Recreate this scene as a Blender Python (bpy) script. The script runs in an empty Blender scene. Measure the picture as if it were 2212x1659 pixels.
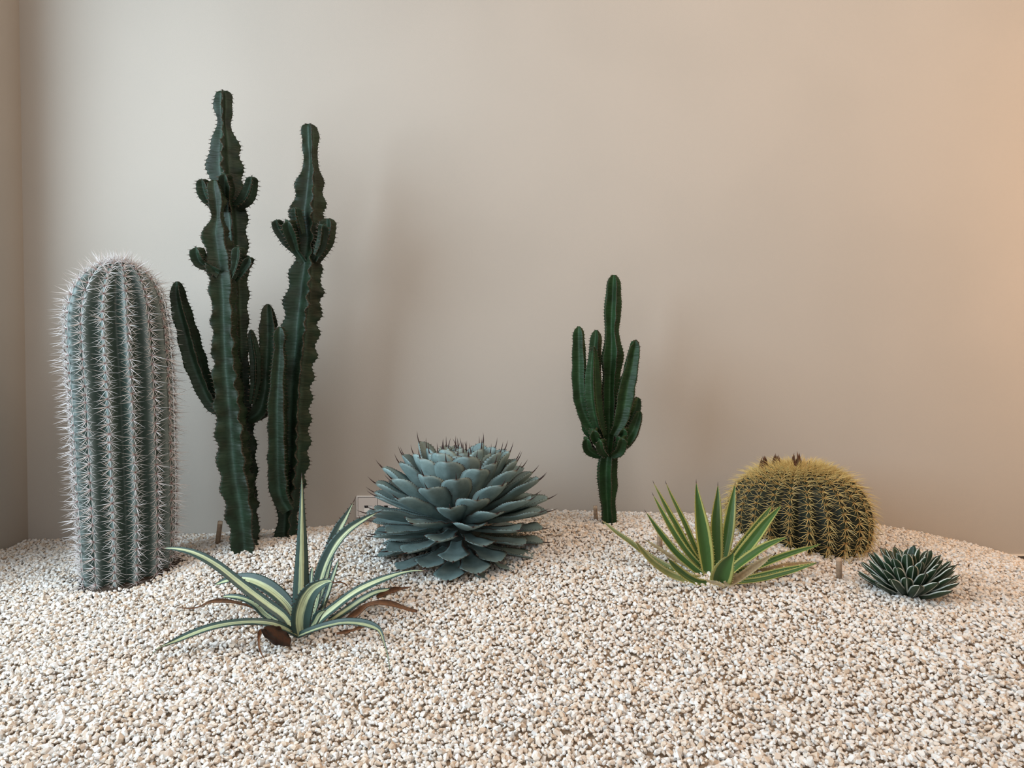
import bpy, bmesh, math, random
import numpy as np
from mathutils import Vector, Matrix, noise

random.seed(7)
rng = np.random.default_rng(7)
sc = bpy.context.scene
C = sc.collection
R = math.radians
PI = math.pi

# ------------------------------------------------------------------ camera, world, lights, exposure
F = 1597.0; CX = 1106.0; CY = 829.5; CAMH = 0.9; PITCH = R(1.5)
cam = bpy.data.cameras.new('camera')
cam.sensor_fit = 'HORIZONTAL'; cam.sensor_width = 36.0; cam.lens = 36.0 * F / 2212.0
cam.clip_start = 0.05; cam.clip_end = 60
cam_o = bpy.data.objects.new('camera', cam); C.objects.link(cam_o)
cam_o.location = (0, 0, CAMH); cam_o.rotation_euler = (PI / 2 - PITCH, 0, 0)
sc.camera = cam_o

sc.view_settings.view_transform = 'Standard'; sc.view_settings.look = 'None'
sc.view_settings.gamma = 1.0; sc.view_settings.use_curve_mapping = False
sc.view_settings.exposure = -0.2

world = bpy.data.worlds.new('world'); sc.world = world; world.use_nodes = True
bg = world.node_tree.nodes['Background']
bg.inputs[0].default_value = (1.0, 0.86, 0.70, 1); bg.inputs[1].default_value = 0.27

def area(name, loc, target, sx, sy, col, watts):
    l = bpy.data.lights.new(name, 'AREA'); l.shape = 'RECTANGLE'; l.size = sx; l.size_y = sy
    l.color = col; l.energy = watts
    o = bpy.data.objects.new(name, l); C.objects.link(o); o.location = loc
    o.rotation_euler = (Vector(target) - Vector(loc)).to_track_quat('-Z', 'Y').to_euler()
    return o
area('window_daylight', (-3.2, 0.80, 1.9), (0.0, 2.6, 0.5), 2.6, 2.3, (0.70, 0.875, 1.0), 222)
area('front_fill', (-0.9, -1.6, 2.3), (-0.3, 3.0, 0.9), 3.0, 1.8, (0.93, 0.95, 1.0), 52)  # added fill from behind the camera, softens the wall shadows
area('ceiling_panel_light', (1.1, 1.2, 3.3), (0.8, 2.2, 0.6), 2.4, 1.4, (1.0, 0.80, 0.64), 56)
area('warm_side_lamp', (3.15, 2.1, 1.6), (1.5, 3.1, 1.2), 0.7, 1.9, (1.0, 0.60, 0.32), 30)

# ------------------------------------------------------------------ pixel -> world
cp, sp = math.cos(PITCH), math.sin(PITCH)
def pt(x, y, Y):
    a = (x - CX) / F; b = (CY - y) / F
    d = (a, cp + b * sp, -sp + b * cp)
    k = Y / d[1]
    return np.array([d[0] * k, Y, CAMH + d[2] * k])
def mpp(Y): return Y / F

# ------------------------------------------------------------------ node helpers
def newmat(name):
    m = bpy.data.materials.new(name); m.use_nodes = True
    nt = m.node_tree; b = nt.nodes['Principled BSDF']
    return m, nt, b
def node(nt, typ, ins=None, **kw):
    n = nt.nodes.new(typ)
    for k, v in kw.items(): setattr(n, k, v)
    for k, v in (ins or {}).items():
        if isinstance(v, bpy.types.NodeSocket): nt.links.new(v, n.inputs[k])
        else: n.inputs[k].default_value = v
    return n
def rgba(c): return (c[0], c[1], c[2], 1.0)
def mix(nt, f, a, b, blend='MIX'):
    n = nt.nodes.new('ShaderNodeMix'); n.data_type = 'RGBA'; n.blend_type = blend
    for idx, v in ((0, f), (6, a), (7, b)):
        if isinstance(v, bpy.types.NodeSocket): nt.links.new(v, n.inputs[idx])
        elif idx == 0: n.inputs[0].default_value = v
        else: n.inputs[idx].default_value = rgba(v)
    return n.outputs[2]
def attr(nt, name):
    n = nt.nodes.new('ShaderNodeAttribute'); n.attribute_name = name; return n.outputs['Fac']
def math_(nt, op, a, b=0.0):
    n = nt.nodes.new('ShaderNodeMath'); n.operation = op
    for i, v in ((0, a), (1, b)):
        if isinstance(v, bpy.types.NodeSocket): nt.links.new(v, n.inputs[i])
        else: n.inputs[i].default_value = v
    return n.outputs[0]
def mrange(nt, v, a, b, c=0.0, d=1.0, smooth=True):
    n = nt.nodes.new('ShaderNodeMapRange'); n.interpolation_type = 'SMOOTHSTEP' if smooth else 'LINEAR'
    nt.links.new(v, n.inputs[0])
    for i, x in ((1, a), (2, b), (3, c), (4, d)): n.inputs[i].default_value = x
    return n.outputs[0]
def noise_tex(nt, scale, detail=3, rough=0.5, vec=None):
    n = nt.nodes.new('ShaderNodeTexNoise'); n.inputs['Scale'].default_value = scale
    n.inputs['Detail'].default_value = detail; n.inputs['Roughness'].default_value = rough
    if vec is not None: nt.links.new(vec, n.inputs['Vector'])
    return n.outputs['Fac']
def objco(nt):
    return nt.nodes.new('ShaderNodeTexCoord').outputs['Object']
def bump(nt, b, h, strength, dist):
    n = nt.nodes.new('ShaderNodeBump'); n.inputs['Strength'].default_value = strength; n.inputs['Distance'].default_value = dist
    nt.links.new(h, n.inputs['Height']); nt.links.new(n.outputs[0], b.inputs['Normal'])

def simple(name, col, rough=0.6, var=0.0, scale=30, spec=0.3):
    m, nt, b = newmat(name)
    b.inputs['Roughness'].default_value = rough
    b.inputs['Specular IOR Level'].default_value = spec
    if var:
        f = noise_tex(nt, scale, 3, 0.6, objco(nt))
        f = mrange(nt, f, 0.3, 0.7)
        c = mix(nt, f, tuple(x * (1 - var) for x in col), tuple(min(1, x * (1 + var)) for x in col))
        nt.links.new(c, b.inputs['Base Color'])
    else: b.inputs['Base Color'].default_value = rgba(col)
    return m

# wall
M = {}
m, nt, b = newmat('wall_plaster')
f = noise_tex(nt, 1.3, 2, 0.5, objco(nt))
c = mix(nt, mrange(nt, f, 0.35, 0.65), (0.425, 0.385, 0.340), (0.445, 0.402, 0.355))
nt.links.new(c, b.inputs['Base Color']); b.inputs['Roughness'].default_value = 0.85
b.inputs['Specular IOR Level'].default_value = 0.2
bump(nt, b, noise_tex(nt, 260, 3, 0.55, objco(nt)), 0.25, 0.0015)
M['wall'] = m
M['stone_floor'] = simple('stone_floor', (0.30, 0.27, 0.24), 0.5, 0.12, 4)
M['grey_base'] = simple('grey_baseboard', (0.24, 0.20, 0.17), 0.6, 0.06, 6)
M['white_trim'] = simple('white_trim', (0.72, 0.66, 0.58), 0.4)

# gravel
RAMP = [(0.0, (0.773, 0.766, 0.748)), (0.32, (0.755, 0.715, 0.665)), (0.56, (0.728, 0.647, 0.563)), (0.76, (0.692, 0.584, 0.476)),
        (0.87, (0.576, 0.447, 0.332)), (0.92, (0.755, 0.756, 0.739)), (0.965, (0.521, 0.501, 0.471))]
def gravel_mat(name, per_object):
    m, nt, b = newmat(name)
    if per_object: v = nt.nodes.new('ShaderNodeObjectInfo').outputs['Random']
    else: v = attr(nt, 'shade')
    cr = nt.nodes.new('ShaderNodeValToRGB'); cr.color_ramp.interpolation = 'CONSTANT'
    e = cr.color_ramp.elements
    e[0].position = 0; e[0].color = rgba(RAMP[0][1]); e[1].position = RAMP[1][0]; e[1].color = rgba(RAMP[1][1])
    for p, col in RAMP[2:]:
        x = e.new(p); x.color = rgba(col)
    nt.links.new(v, cr.inputs[0])
    geo = nt.nodes.new('ShaderNodeNewGeometry').outputs['Position']
    f = noise_tex(nt, 130, 3, 0.6, geo)
    c = mix(nt, mrange(nt, f, 0.35, 0.75, 0, 0.40), cr.outputs[0], (0.58, 0.45, 0.34))
    nt.links.new(c, b.inputs['Base Color'])
    b.inputs['Roughness'].default_value = 0.7; b.inputs['Specular IOR Level'].default_value = 0.3
    bump(nt, b, noise_tex(nt, 500, 2, 0.6, geo), 0.25, 0.0008)
    return m
M['pebble_o'] = gravel_mat('marble_chip', True)
M['pebble_a'] = gravel_mat('marble_chips', False)
M['bed'] = simple('bed_under_gravel', (0.34, 0.25, 0.17), 0.95, 0.3, 60)  # shadowy mid-brown, shade of the pebble gaps put into the colour
M['soil'] = simple('soil', (0.045, 0.03, 0.02), 0.95, 0.5, 120)

# ------------------------------------------------------------------ object helpers
def link(name, me, parent=None, mats=()):
    o = bpy.data.objects.new(name, me); C.objects.link(o)
    for mm in mats:
        me.materials.append(mm)
    if parent is not None: o.parent = parent
    return o
def empty(name, loc, label, cat, group=None):
    o = bpy.data.objects.new(name, None); C.objects.link(o); o.location = loc
    o.empty_display_size = 0.05
    o['label'] = label; o['category'] = cat
    if group: o['group'] = group
    return o
def mesh(name, V, Fc, smooth=True, midx=None, attrs=None):
    me = bpy.data.meshes.new(name)
    me.from_pydata([tuple(map(float, v)) for v in V], [], [tuple(int(i) for i in f) for f in Fc])
    if midx is not None: me.polygons.foreach_set('material_index', np.array(midx, dtype=np.int32))
    me.polygons.foreach_set('use_smooth', np.full(len(Fc), smooth, dtype=bool) if isinstance(smooth, bool) else np.array(smooth, dtype=bool))
    for k, a in (attrs or {}).items():
        at = me.attributes.new(k, 'FLOAT', 'POINT'); at.data.foreach_set('value', np.array(a, dtype=np.float32))
    me.update(); return me
def box_geo(x0, x1, y0, y1, z0, z1):
    V = [(x, y, z) for x in (x0, x1) for y in (y0, y1) for z in (z0, z1)]
    Fc = [(0, 1, 3, 2), (4, 6, 7, 5), (0, 4, 5, 1), (2, 3, 7, 6), (0, 2, 6, 4), (1, 5, 7, 3)]
    return V, Fc
def box(name, x0, x1, y0, y1, z0, z1, mat, parent=None, bev=0.0, org=None):
    V, Fc = box_geo(x0, x1, y0, y1, z0, z1)
    bm = bmesh.new(); vs = [bm.verts.new(v) for v in V]
    for f in Fc: bm.faces.new([vs[i] for i in f])
    bmesh.ops.recalc_face_normals(bm, faces=bm.faces)
    if bev: bmesh.ops.bevel(bm, geom=bm.edges[:], offset=bev, segments=2, affect='EDGES')
    me = bpy.data.meshes.new(name); bm.to_mesh(me); bm.free()
    return link(name, me, parent, [mat])
def structure(o): o['kind'] = 'structure'; return o

class Geo:
    def __init__(s): s.V = []; s.F = []; s.n = 0; s.m = []; s.a = []
    def add(s, V, Fc, mi=0, a=None):
        s.V.extend(V); s.F.extend([tuple(i + s.n for i in f) for f in Fc]); s.m.extend([mi] * len(Fc))
        s.a.extend(a if a is not None else [0.0] * len(V)); s.n += len(V)
    def mesh(s, name, smooth=True, an='along'): return mesh(name, s.V, s.F, smooth, s.m, {an: s.a})

def nrm(v): 
    v = np.asarray(v, float); return v / (np.linalg.norm(v) + 1e-12)
def catmull(P, n):
    P = np.asarray(P, float); k = len(P)
    if k == 2:
        t = np.linspace(0, 1, n)[:, None]; return P[0] * (1 - t) + P[1] * t
    d = np.linalg.norm(np.diff(P[:, :min(3, P.shape[1])], axis=0), axis=1); s = np.concatenate([[0], np.cumsum(d)]); s /= s[-1]
    # cubic hermite with finite-difference slopes (monotone parameter)
    m_ = np.zeros_like(P)
    for i in range(k):
        if i == 0: m_[i] = (P[1] - P[0]) / (s[1] - s[0])
        elif i == k - 1: m_[i] = (P[-1] - P[-2]) / (s[-1] - s[-2])
        else:
            h0, h1 = s[i] - s[i - 1], s[i + 1] - s[i]
            m_[i] = ((P[i] - P[i - 1]) / h0 * h1 + (P[i + 1] - P[i]) / h1 * h0) / (h0 + h1)
    t = np.linspace(0, 1, n); out = np.zeros((n, P.shape[1]))
    idx = np.clip(np.searchsorted(s, t, side='right') - 1, 0, k - 2)
    h = s[idx + 1] - s[idx]; u = ((t - s[idx]) / h)[:, None]; h = h[:, None]
    out = (2*u**3 - 3*u**2 + 1) * P[idx] + (u**3 - 2*u**2 + u) * h * m_[idx] + (-2*u**3 + 3*u**2) * P[idx+1] + (u**3 - u**2) * h * m_[idx+1]
    return out

def cone(g, p0, d, length, r, sides=3, bend=(0, 0, 0), segs=2, a0=0.0, a1=1.0, mi=0):
    d = nrm(d); p0 = np.asarray(p0, float); bend = np.asarray(bend, float)
    ref = np.array([0, 0, 1.0]) if abs(d[2]) < 0.9 else np.array([1.0, 0, 0])
    x = nrm(np.cross(d, ref)); y = np.cross(d, x)
    V = []; A = []
    for k in range(segs):
        t = k / segs; c = p0 + d * length * t + bend * length * t * t; rr = r * (1 - t * 0.9)
        for j in range(sides):
            th = 2 * PI * j / sides
            V.append(c + rr * (math.cos(th) * x + math.sin(th) * y)); A.append(a0 + (a1 - a0) * t)
    V.append(p0 + d * length + bend * length); A.append(a1)
    Fc = []
    for k in range(segs - 1):
        for j in range(sides):
            Fc.append((k*sides + j, k*sides + (j+1) % sides, (k+1)*sides + (j+1) % sides, (k+1)*sides + j))
    for j in range(sides): Fc.append(((segs-1)*sides + j, (segs-1)*sides + (j+1) % sides, segs*sides))
    g.add(V, Fc, mi, A)

# ------------------------------------------------------------------ ground height field (thin plate spline)
ctrl = [(65,1165,3.1),(0,1186,2.95),(150,1165,3.1),(300,1160,3.1),(420,1155,3.1),(560,1148,3.1),(700,1140,3.1),(830,1128,3.1),(1000,1115,3.1),
        (1200,1105,3.1),(1420,1110,3.1),(1600,1112,3.1),(1760,1120,3.1),(1900,1135,3.1),(2050,1165,3.1),(2165,1195,3.1),(2205,1212,3.1),(2320,1245,3.1),
        (530,1180,2.66),(620,1158,2.76),(265,1275,2.40),(630,1375,2.1),(990,1250,2.33),(1315,1130,2.8),(1740,1200,2.5),(1960,1310,2.15),
        (1540,1266,2.25),(1106,1450,1.85),(1106,1330,2.12),(2150,1400,1.93),(2150,1300,2.2),(0,1300,2.38),(0,1450,1.92),(1106,1659,1.5),
        (0,1659,1.5),(2212,1659,1.5),(400,1450,1.9),(1600,1450,1.85),(1880,1250,2.42)]
cw = [pt(*c_) for c_ in ctrl] + [np.array(q) for q in ((-1.9,1.2,0.05),(0,0.95,0.03),(2.2,1.2,0.05),(2.5,3.1,0.06),(2.5,2.2,0.12),(-2.0,2.0,0.1))]
cw = np.array(cw)
def tps_k(r2): return np.where(r2 > 1e-12, 0.5 * r2 * np.log(np.maximum(r2, 1e-12)), 0)
n_ = len(cw); D2 = ((cw[:, None, :2] - cw[None, :, :2]) ** 2).sum(-1)
A_ = np.zeros((n_ + 3, n_ + 3)); A_[:n_, :n_] = tps_k(D2) + np.eye(n_) * 0.004
Pm = np.c_[np.ones(n_), cw[:, :2]]; A_[:n_, n_:] = Pm; A_[n_:, :n_] = Pm.T
W_ = np.linalg.solve(A_, np.r_[cw[:, 2], 0, 0, 0])
def ground(X, Y):
    X = np.atleast_1d(np.asarray(X, float)); Y = np.atleast_1d(np.asarray(Y, float))
    out = np.zeros(len(X))
    for s in range(0, len(X), 20000):
        x, y = X[s:s+20000], Y[s:s+20000]
        d2 = (x[:, None] - cw[None, :, 0]) ** 2 + (y[:, None] - cw[None, :, 1]) ** 2
        out[s:s+20000] = tps_k(d2) @ W_[:n_] + W_[n_] + W_[n_+1] * x + W_[n_+2] * y
    und = 0.006 * np.sin(X * 7.1 + 1.3 * np.sin(Y * 5.0)) * np.cos(Y * 8.3 + X * 2.0) + 0.004 * np.sin(X * 17 + Y * 13) * np.sin(Y * 19 - X * 5)
    return np.maximum(out + und * np.clip((3.0 - Y) / 0.5, 0, 1), 0.012)
def gz(x, y): return float(ground(x, y)[0])

# ------------------------------------------------------------------ room
zb = pt(2200, 1197, 3.1)[2]
structure(box('wall_back', -2.2, 4.2, 3.1, 3.28, zb, 3.1, M['wall']))
structure(box('wall_left', -2.2, -2.04, 2.74, 3.1, 0, 3.1, M['wall']))
structure(box('corner_shade_wall', -2.2, -2.04, 2.25, 2.74, 0, 1.10, M['wall']))  # assumed low sill wall out of view, added to shade the left corner
structure(box('trim_1', 2.0, 4.2, 3.094, 3.12, zb - 0.007, zb + 0.001, M['white_trim']))
structure(box('baseboard_back', -2.2, 4.2, 3.115, 3.28, 0.0, zb - 0.007, M['grey_base']))
structure(box('floor', -5, 5, -2.5, 3.28, -0.1, 0.0, M['stone_floor']))

# gravel ground
gx = np.linspace(-2.035, 2.5, 180); gy = np.linspace(0.95, 3.1, 90)
XX, YY = np.meshgrid(gx, gy); ZZ = ground(XX.ravel(), YY.ravel()).reshape(XX.shape) - 0.009
V = np.c_[XX.ravel(), YY.ravel(), ZZ.ravel()].tolist(); nx, ny = len(gx), len(gy)
Fc = [(j*nx+i, j*nx+i+1, (j+1)*nx+i+1, (j+1)*nx+i) for j in range(ny-1) for i in range(nx-1)]
rim = [i for i in range(nx)] + [j*nx+nx-1 for j in range(1, ny)] + [(ny-1)*nx+i for i in range(nx-2, -1, -1)] + [j*nx for j in range(ny-2, 0, -1)]
b0 = len(V)
for r_ in rim: V.append([V[r_][0], V[r_][1], 0.0])
for k in range(len(rim)):
    k2 = (k+1) % len(rim); Fc.append((rim[k], b0+k, b0+k2, rim[k2]))
bed = structure(link('gravel_ground', mesh('gravel_ground', V, Fc, True), None, [M['bed']]))

# pebble prototypes: crushed marble chips
protos = []
for k in range(28):
    bm = bmesh.new()
    n = random.choice((9, 10, 11, 12))
    ax = (1.0, random.uniform(0.6, 0.9), random.uniform(0.45, 0.72))
    pw = []
    for i in range(n):
        z = 1 - 2 * (i + 0.5) / n; th = i * 2.39996 + random.uniform(-.45, .45); rr = math.sqrt(1 - z*z)
        j = random.uniform(0.78, 1.08)
        pw.append(bm.verts.new((ax[0]*rr*math.cos(th)*j, ax[1]*rr*math.sin(th)*j, ax[2]*z*j)))
    res = bmesh.ops.convex_hull(bm, input=pw)
    bmesh.ops.delete(bm, geom=[v for v in bm.verts if not v.link_faces], context='VERTS')
    bmesh.ops.dissolve_limit(bm, angle_limit=R(14), verts=bm.verts, edges=bm.edges)
    bmesh.ops.triangulate(bm, faces=bm.faces)
    bm.verts.ensure_lookup_table(); bm.verts.index_update()
    bmesh.ops.recalc_face_normals(bm, faces=bm.faces)
    PV = np.array([v.co[:] for v in bm.verts]); PF = np.array([[v.index for v in f.verts] for f in bm.faces])
    protos.append((PV, PF)); bm.free()

def project(X, Y, Z):
    dz = Z - CAMH; fwd = Y * cp - dz * sp; up = Y * sp + dz * cp
    return CX + F * X / fwd, CY - F * up / fwd
def jitter_grid(sp_, keep):
    xs = np.arange(-2.03, 2.49, sp_); ys = np.arange(0.97, 3.095, sp_ * 0.92)
    X, Y = np.meshgrid(xs, ys); X = X + (np.arange(len(ys)) % 2)[:, None] * sp_ * 0.5
    X = X.ravel() + rng.uniform(-.42, .42, X.size) * sp_; Y = Y.ravel() + rng.uniform(-.42, .42, Y.size) * sp_
    Z = ground(X, Y); px, py = project(X, Y, Z)
    inside = (px > -40) & (px < 2252) & (py < 1690)
    ok = (inside if keep else ~inside) & (Y < 3.093) & (X > -2.033) & (X < 2.49)
    return X[ok], Y[ok], Z[ok]
X1, Y1, Z1 = jitter_grid(0.0093, True)
X2, Y2, Z2 = jitter_grid(0.0125, False)
PX = np.r_[X1, X2]; PY = np.r_[Y1, Y2]; PZ = np.r_[Z1, Z2]
NP = len(PX)
size = np.clip(rng.lognormal(math.log(0.0076), 0.24, NP), 0.0045, 0.0135)
size[len(X1):] *= 1.15
PZ = PZ + rng.uniform(-0.0062, 0.0042, NP) + (size - 0.0076) * 0.4
# keep out of the plant stems
def out_of(cx, cy, r): return (PX - cx) ** 2 + (PY - cy) ** 2 > r * r
keep = np.ones(NP, bool)
hol = []   # filled with stem footprints
def foot(x, y, Y, r): p = pt(x, y, Y); hol.append((p[0], p[1], r))
foot(275, 1270, 2.54, 0.145); foot(1722, 1190, 2.77, 0.19)
for hx, hy, hr in hol: keep &= out_of(hx, hy, hr)
PX, PY, PZ, size = PX[keep], PY[keep], PZ[keep], size[keep]; NP = len(PX)
yaw = rng.uniform(0, 2*PI, NP); tx = rng.normal(0, 0.55, NP); ty = rng.normal(0, 0.55, NP)
pid = rng.integers(0, len(protos), NP); shade = rng.uniform(0, 1, NP)
def rotm(yaw, a, b):
    cz, sz = np.cos(yaw), np.sin(yaw); ca, sa = np.cos(a), np.sin(a); cb, sb = np.cos(b), np.sin(b)
    Rz = np.zeros((len(yaw), 3, 3)); Rz[:,0,0]=cz; Rz[:,0,1]=-sz; Rz[:,1,0]=sz; Rz[:,1,1]=cz; Rz[:,2,2]=1
    Rx = np.zeros_like(Rz); Rx[:,0,0]=1; Rx[:,1,1]=ca; Rx[:,1,2]=-sa; Rx[:,2,1]=sa; Rx[:,2,2]=ca
    Ry = np.zeros_like(Rz); Ry[:,1,1]=1; Ry[:,0,0]=cb; Ry[:,0,2]=sb; Ry[:,2,0]=-sb; Ry[:,2,2]=cb
    return Rx @ Ry @ Rz
RM = rotm(yaw, tx, ty)
qx, qy = project(PX, PY, PZ)
inframe = (qx > 6) & (qx < 2206) & (qy > 1300) & (qy < 1652)
score = np.where(inframe, size / PY + (rng.uniform(0, 1, NP) < 0.02) * 0, -1)
big = np.argsort(-score)[:300]
single = np.zeros(NP, bool); single[big] = True
# the rest, one mesh
Vs, Fs, Sh = [], [], []; off = 0
for k, (PV, PF) in enumerate(protos):
    idx = np.where((pid == k) & ~single)[0]
    if not len(idx): continue
    vv = np.einsum('nij,vj->nvi', RM[idx], PV) * size[idx][:, None, None] + np.c_[PX[idx], PY[idx], PZ[idx]][:, None, :]
    nv = len(PV); Vs.append(vv.reshape(-1, 3)); Sh.append(np.repeat(shade[idx], nv))
    Fs.append((PF[None] + (off + np.arange(len(idx)) * nv)[:, None, None]).reshape(-1, 3)); off += len(idx) * nv
Vs = np.concatenate(Vs); Fs = np.concatenate(Fs); Sh = np.concatenate(Sh)
Vs[:, 1] = np.minimum(Vs[:, 1], 3.0985); Vs[:, 0] = np.maximum(Vs[:, 0], -2.0385)
me = bpy.data.meshes.new('gravel')
me.vertices.add(len(Vs)); me.vertices.foreach_set('co', Vs.ravel().astype(np.float32))
me.loops.add(Fs.size); me.loops.foreach_set('vertex_index', Fs.ravel().astype(np.int32))
me.polygons.add(len(Fs)); me.polygons.foreach_set('loop_start', np.arange(0, Fs.size, 3, dtype=np.int32))
me.update(calc_edges=True)
me.polygons.foreach_set('use_smooth', np.zeros(len(Fs), bool))
at = me.attributes.new('shade', 'FLOAT', 'POINT'); at.data.foreach_set('value', Sh.astype(np.float32))
me.validate()
print('gravel pebbles', NP, 'tris', len(Fs))
gravel = link('gravel', me, bed, [M['pebble_a']]); gravel['kind'] = 'stuff'
pm = []
for k, (PV, PF) in enumerate(protos):
    q = mesh('pebble', PV, PF, False); q.materials.append(M['pebble_o']); pm.append(q)
for i in big:
    o = bpy.data.objects.new('pebble', pm[pid[i]]); C.objects.link(o); o.parent = bed
    o.matrix_basis = Matrix.Translation((PX[i], PY[i], PZ[i])) @ Matrix(RM[i].tolist()).to_4x4() @ Matrix.Scale(float(size[i]), 4)

# ------------------------------------------------------------------ outlet on the back wall
M['plate'] = simple('outlet_plastic', (0.70, 0.67, 0.65), 0.35)
M['plate_edge'] = simple('outlet_frame_plastic', (0.86, 0.86, 0.85), 0.3)
M['dark'] = simple('dark_plastic', (0.012, 0.010, 0.010), 0.5)
a0 = pt(771, 1070.5, 3.1); a1 = pt(905, 1116.5, 3.1)
ot = empty('wall_outlet', (a0[0], 3.1, a1[2]), 'white three-module wall socket plate half hidden behind the blue-grey agave', 'outlet')
ow, oh = a1[0] - a0[0], a0[2] - a1[2]
e_ = 0.0045
def ring_box(name, x0, x1, z0, z1, t, y0, y1, mat, parent):
    g = Geo()
    for q in ((x0, x1, z0, z0 + t), (x0, x1, z1 - t, z1), (x0, x0 + t, z0 + t, z1 - t), (x1 - t, x1, z0 + t, z1 - t)):
        Vb, Fb = box_geo(q[0], q[1], y0, y1, q[2], q[3]); g.add(Vb, Fb)
    bm = bmesh.new(); me = g.mesh(name, False); bm.from_mesh(me); bmesh.ops.recalc_face_normals(bm, faces=bm.faces); bm.to_mesh(me); bm.free()
    return link(name, me, parent, [mat])
ring_box('frame', 0, ow, 0, oh, e_, -0.010, 0.0, M['plate_edge'], ot)
box('backing', e_ * .5, ow - e_ * .5, -0.002, 0.0, e_ * .5, oh - e_ * .5, M['dark'], ot)
mw = (ow - 2 * e_ - 0.004) / 3
for k in range(3):
    x0 = e_ + 0.002 + k * mw; x1 = x0 + mw - 0.002; z0 = e_ + 0.002; z1 = oh - e_ - 0.0025
    hx0, hx1 = x0 + mw * .30, x0 + mw * .73; hz0, hz1 = z0 + (z1 - z0) * .20, z0 + (z1 - z0) * .56
    g = Geo()
    for q in ((x0, hx0, z0, z1), (hx1, x1, z0, z1), (hx0, hx1, z0, hz0), (hx0, hx1, hz1, z1)):
        Vb, Fb = box_geo(q[0], q[1], -0.0085, -0.002, q[2], q[3]); g.add(Vb, Fb)
    mo = link('socket_module', g.mesh('socket_module', False), ot, [M['plate']])
    # angled white chute and the dark jack inside the opening
    wedge = [(hx0, -0.003, hz1), (hx1, -0.003, hz1), (hx1, -0.0084, hz0), (hx0, -0.0084, hz0), (hx0, -0.0025, hz1), (hx1, -0.0025, hz1), (hx1, -0.0025, hz0), (hx0, -0.0025, hz0)]
    link('chute', mesh('chute', wedge, [(0, 3, 2, 1), (4, 5, 6, 7), (0, 4, 7, 3), (1, 2, 6, 5), (3, 7, 6, 2), (0, 1, 5, 4)], False), mo, [M['plate_edge']])
    box('jack', hx0 + .002, hx0 + (hx1 - hx0) * .46, -0.0062, -0.003, hz0 + (hz1 - hz0) * .62, hz1 - .001, M['dark'], mo)

# ------------------------------------------------------------------ spine material shared by cacti
def spine_mat(name, base, tip, rough=0.5, a=0.05, b_=0.4):
    m, nt, b = newmat(name)
    f = mrange(nt, attr(nt, 'along'), a, b_)
    nt.links.new(mix(nt, f, base, tip), b.inputs['Base Color']); b.inputs['Roughness'].default_value = rough
    return m
M['card_spine'] = spine_mat('pale_spine', (0.22, 0.11, 0.095), (0.68, 0.635, 0.62), 0.5, 0.0, 0.30)
M['barrel_spine'] = spine_mat('golden_spine', (0.36, 0.18, 0.05), (0.60, 0.45, 0.17), 0.5, 0.0, 0.35)
M['euph_spine'] = simple('dark_thorn', (0.07, 0.05, 0.035), 0.6)

def ribbed_body(name, prof, ribs, phase, amp, power, mat, nper=10, axis=None):
    """prof: list of (centre xyz, radius) rings bottom to top; ribs with sharp crests"""
    V = []; att = []; n = ribs * nper; rings = len(prof)
    for (c, r) in prof:
        for j in range(n):
            th = 2 * PI * j / n
            ph = ((th - phase) * ribs / (2 * PI)) % 1.0; d = abs(ph - round(ph)) * 2  # 0 at crest, 1 at valley
            crest = (1 - d) ** power
            rr = r * (1 - amp + amp * crest)
            V.append((c[0] + rr * math.sin(th), c[1] - rr * math.cos(th), c[2])); att.append(crest)
    Fc = []
    for i in range(rings - 1):
        for j in range(n):
            Fc.append((i*n+j, i*n+(j+1) % n, (i+1)*n+(j+1) % n, (i+1)*n+j))
    Fc.append(tuple((rings-1)*n + j for j in range(n)))
    return mesh(name, V, Fc, True, None, {'crest': att})

# ------------------------------------------------------------------ 1. tall spiny column cactus
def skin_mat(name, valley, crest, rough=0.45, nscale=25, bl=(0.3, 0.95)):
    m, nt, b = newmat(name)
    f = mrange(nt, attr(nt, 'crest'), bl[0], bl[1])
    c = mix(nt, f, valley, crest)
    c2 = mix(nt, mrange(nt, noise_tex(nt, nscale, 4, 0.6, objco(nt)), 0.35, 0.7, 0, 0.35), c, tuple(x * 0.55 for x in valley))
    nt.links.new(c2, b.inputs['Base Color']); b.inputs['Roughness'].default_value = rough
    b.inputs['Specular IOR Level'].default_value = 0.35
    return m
M['card_skin'] = skin_mat('grey_green_skin', (0.042, 0.066, 0.054), (0.19, 0.235, 0.225), bl=(0.45, 0.98))  # rib shade painted in: dark valleys, pale crests as if lit
YC = 2.555
base_c = pt(277, 1285, YC)
card = empty('column_cactus', tuple(base_c), 'tall stout grey-green column cactus bristling with long pale spines, near the left corner', 'cactus')
prof_px = [(277, 1300, 86), (277, 1250, 90), (276, 1150, 95), (273, 1050, 98), (269, 950, 99.5), (265, 860, 101), (260, 780, 102), (256, 720, 101), (254, 680, 98), (254, 645, 91), (254, 618, 80), (255, 595, 64), (256, 578, 44), (256, 568, 22), (256, 565, 8)]
rows = catmull(np.array([[*pt(x, y, YC), hw * mpp(YC)] for x, y, hw in prof_px]), 90)
rows[:, :3] -= base_c
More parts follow.
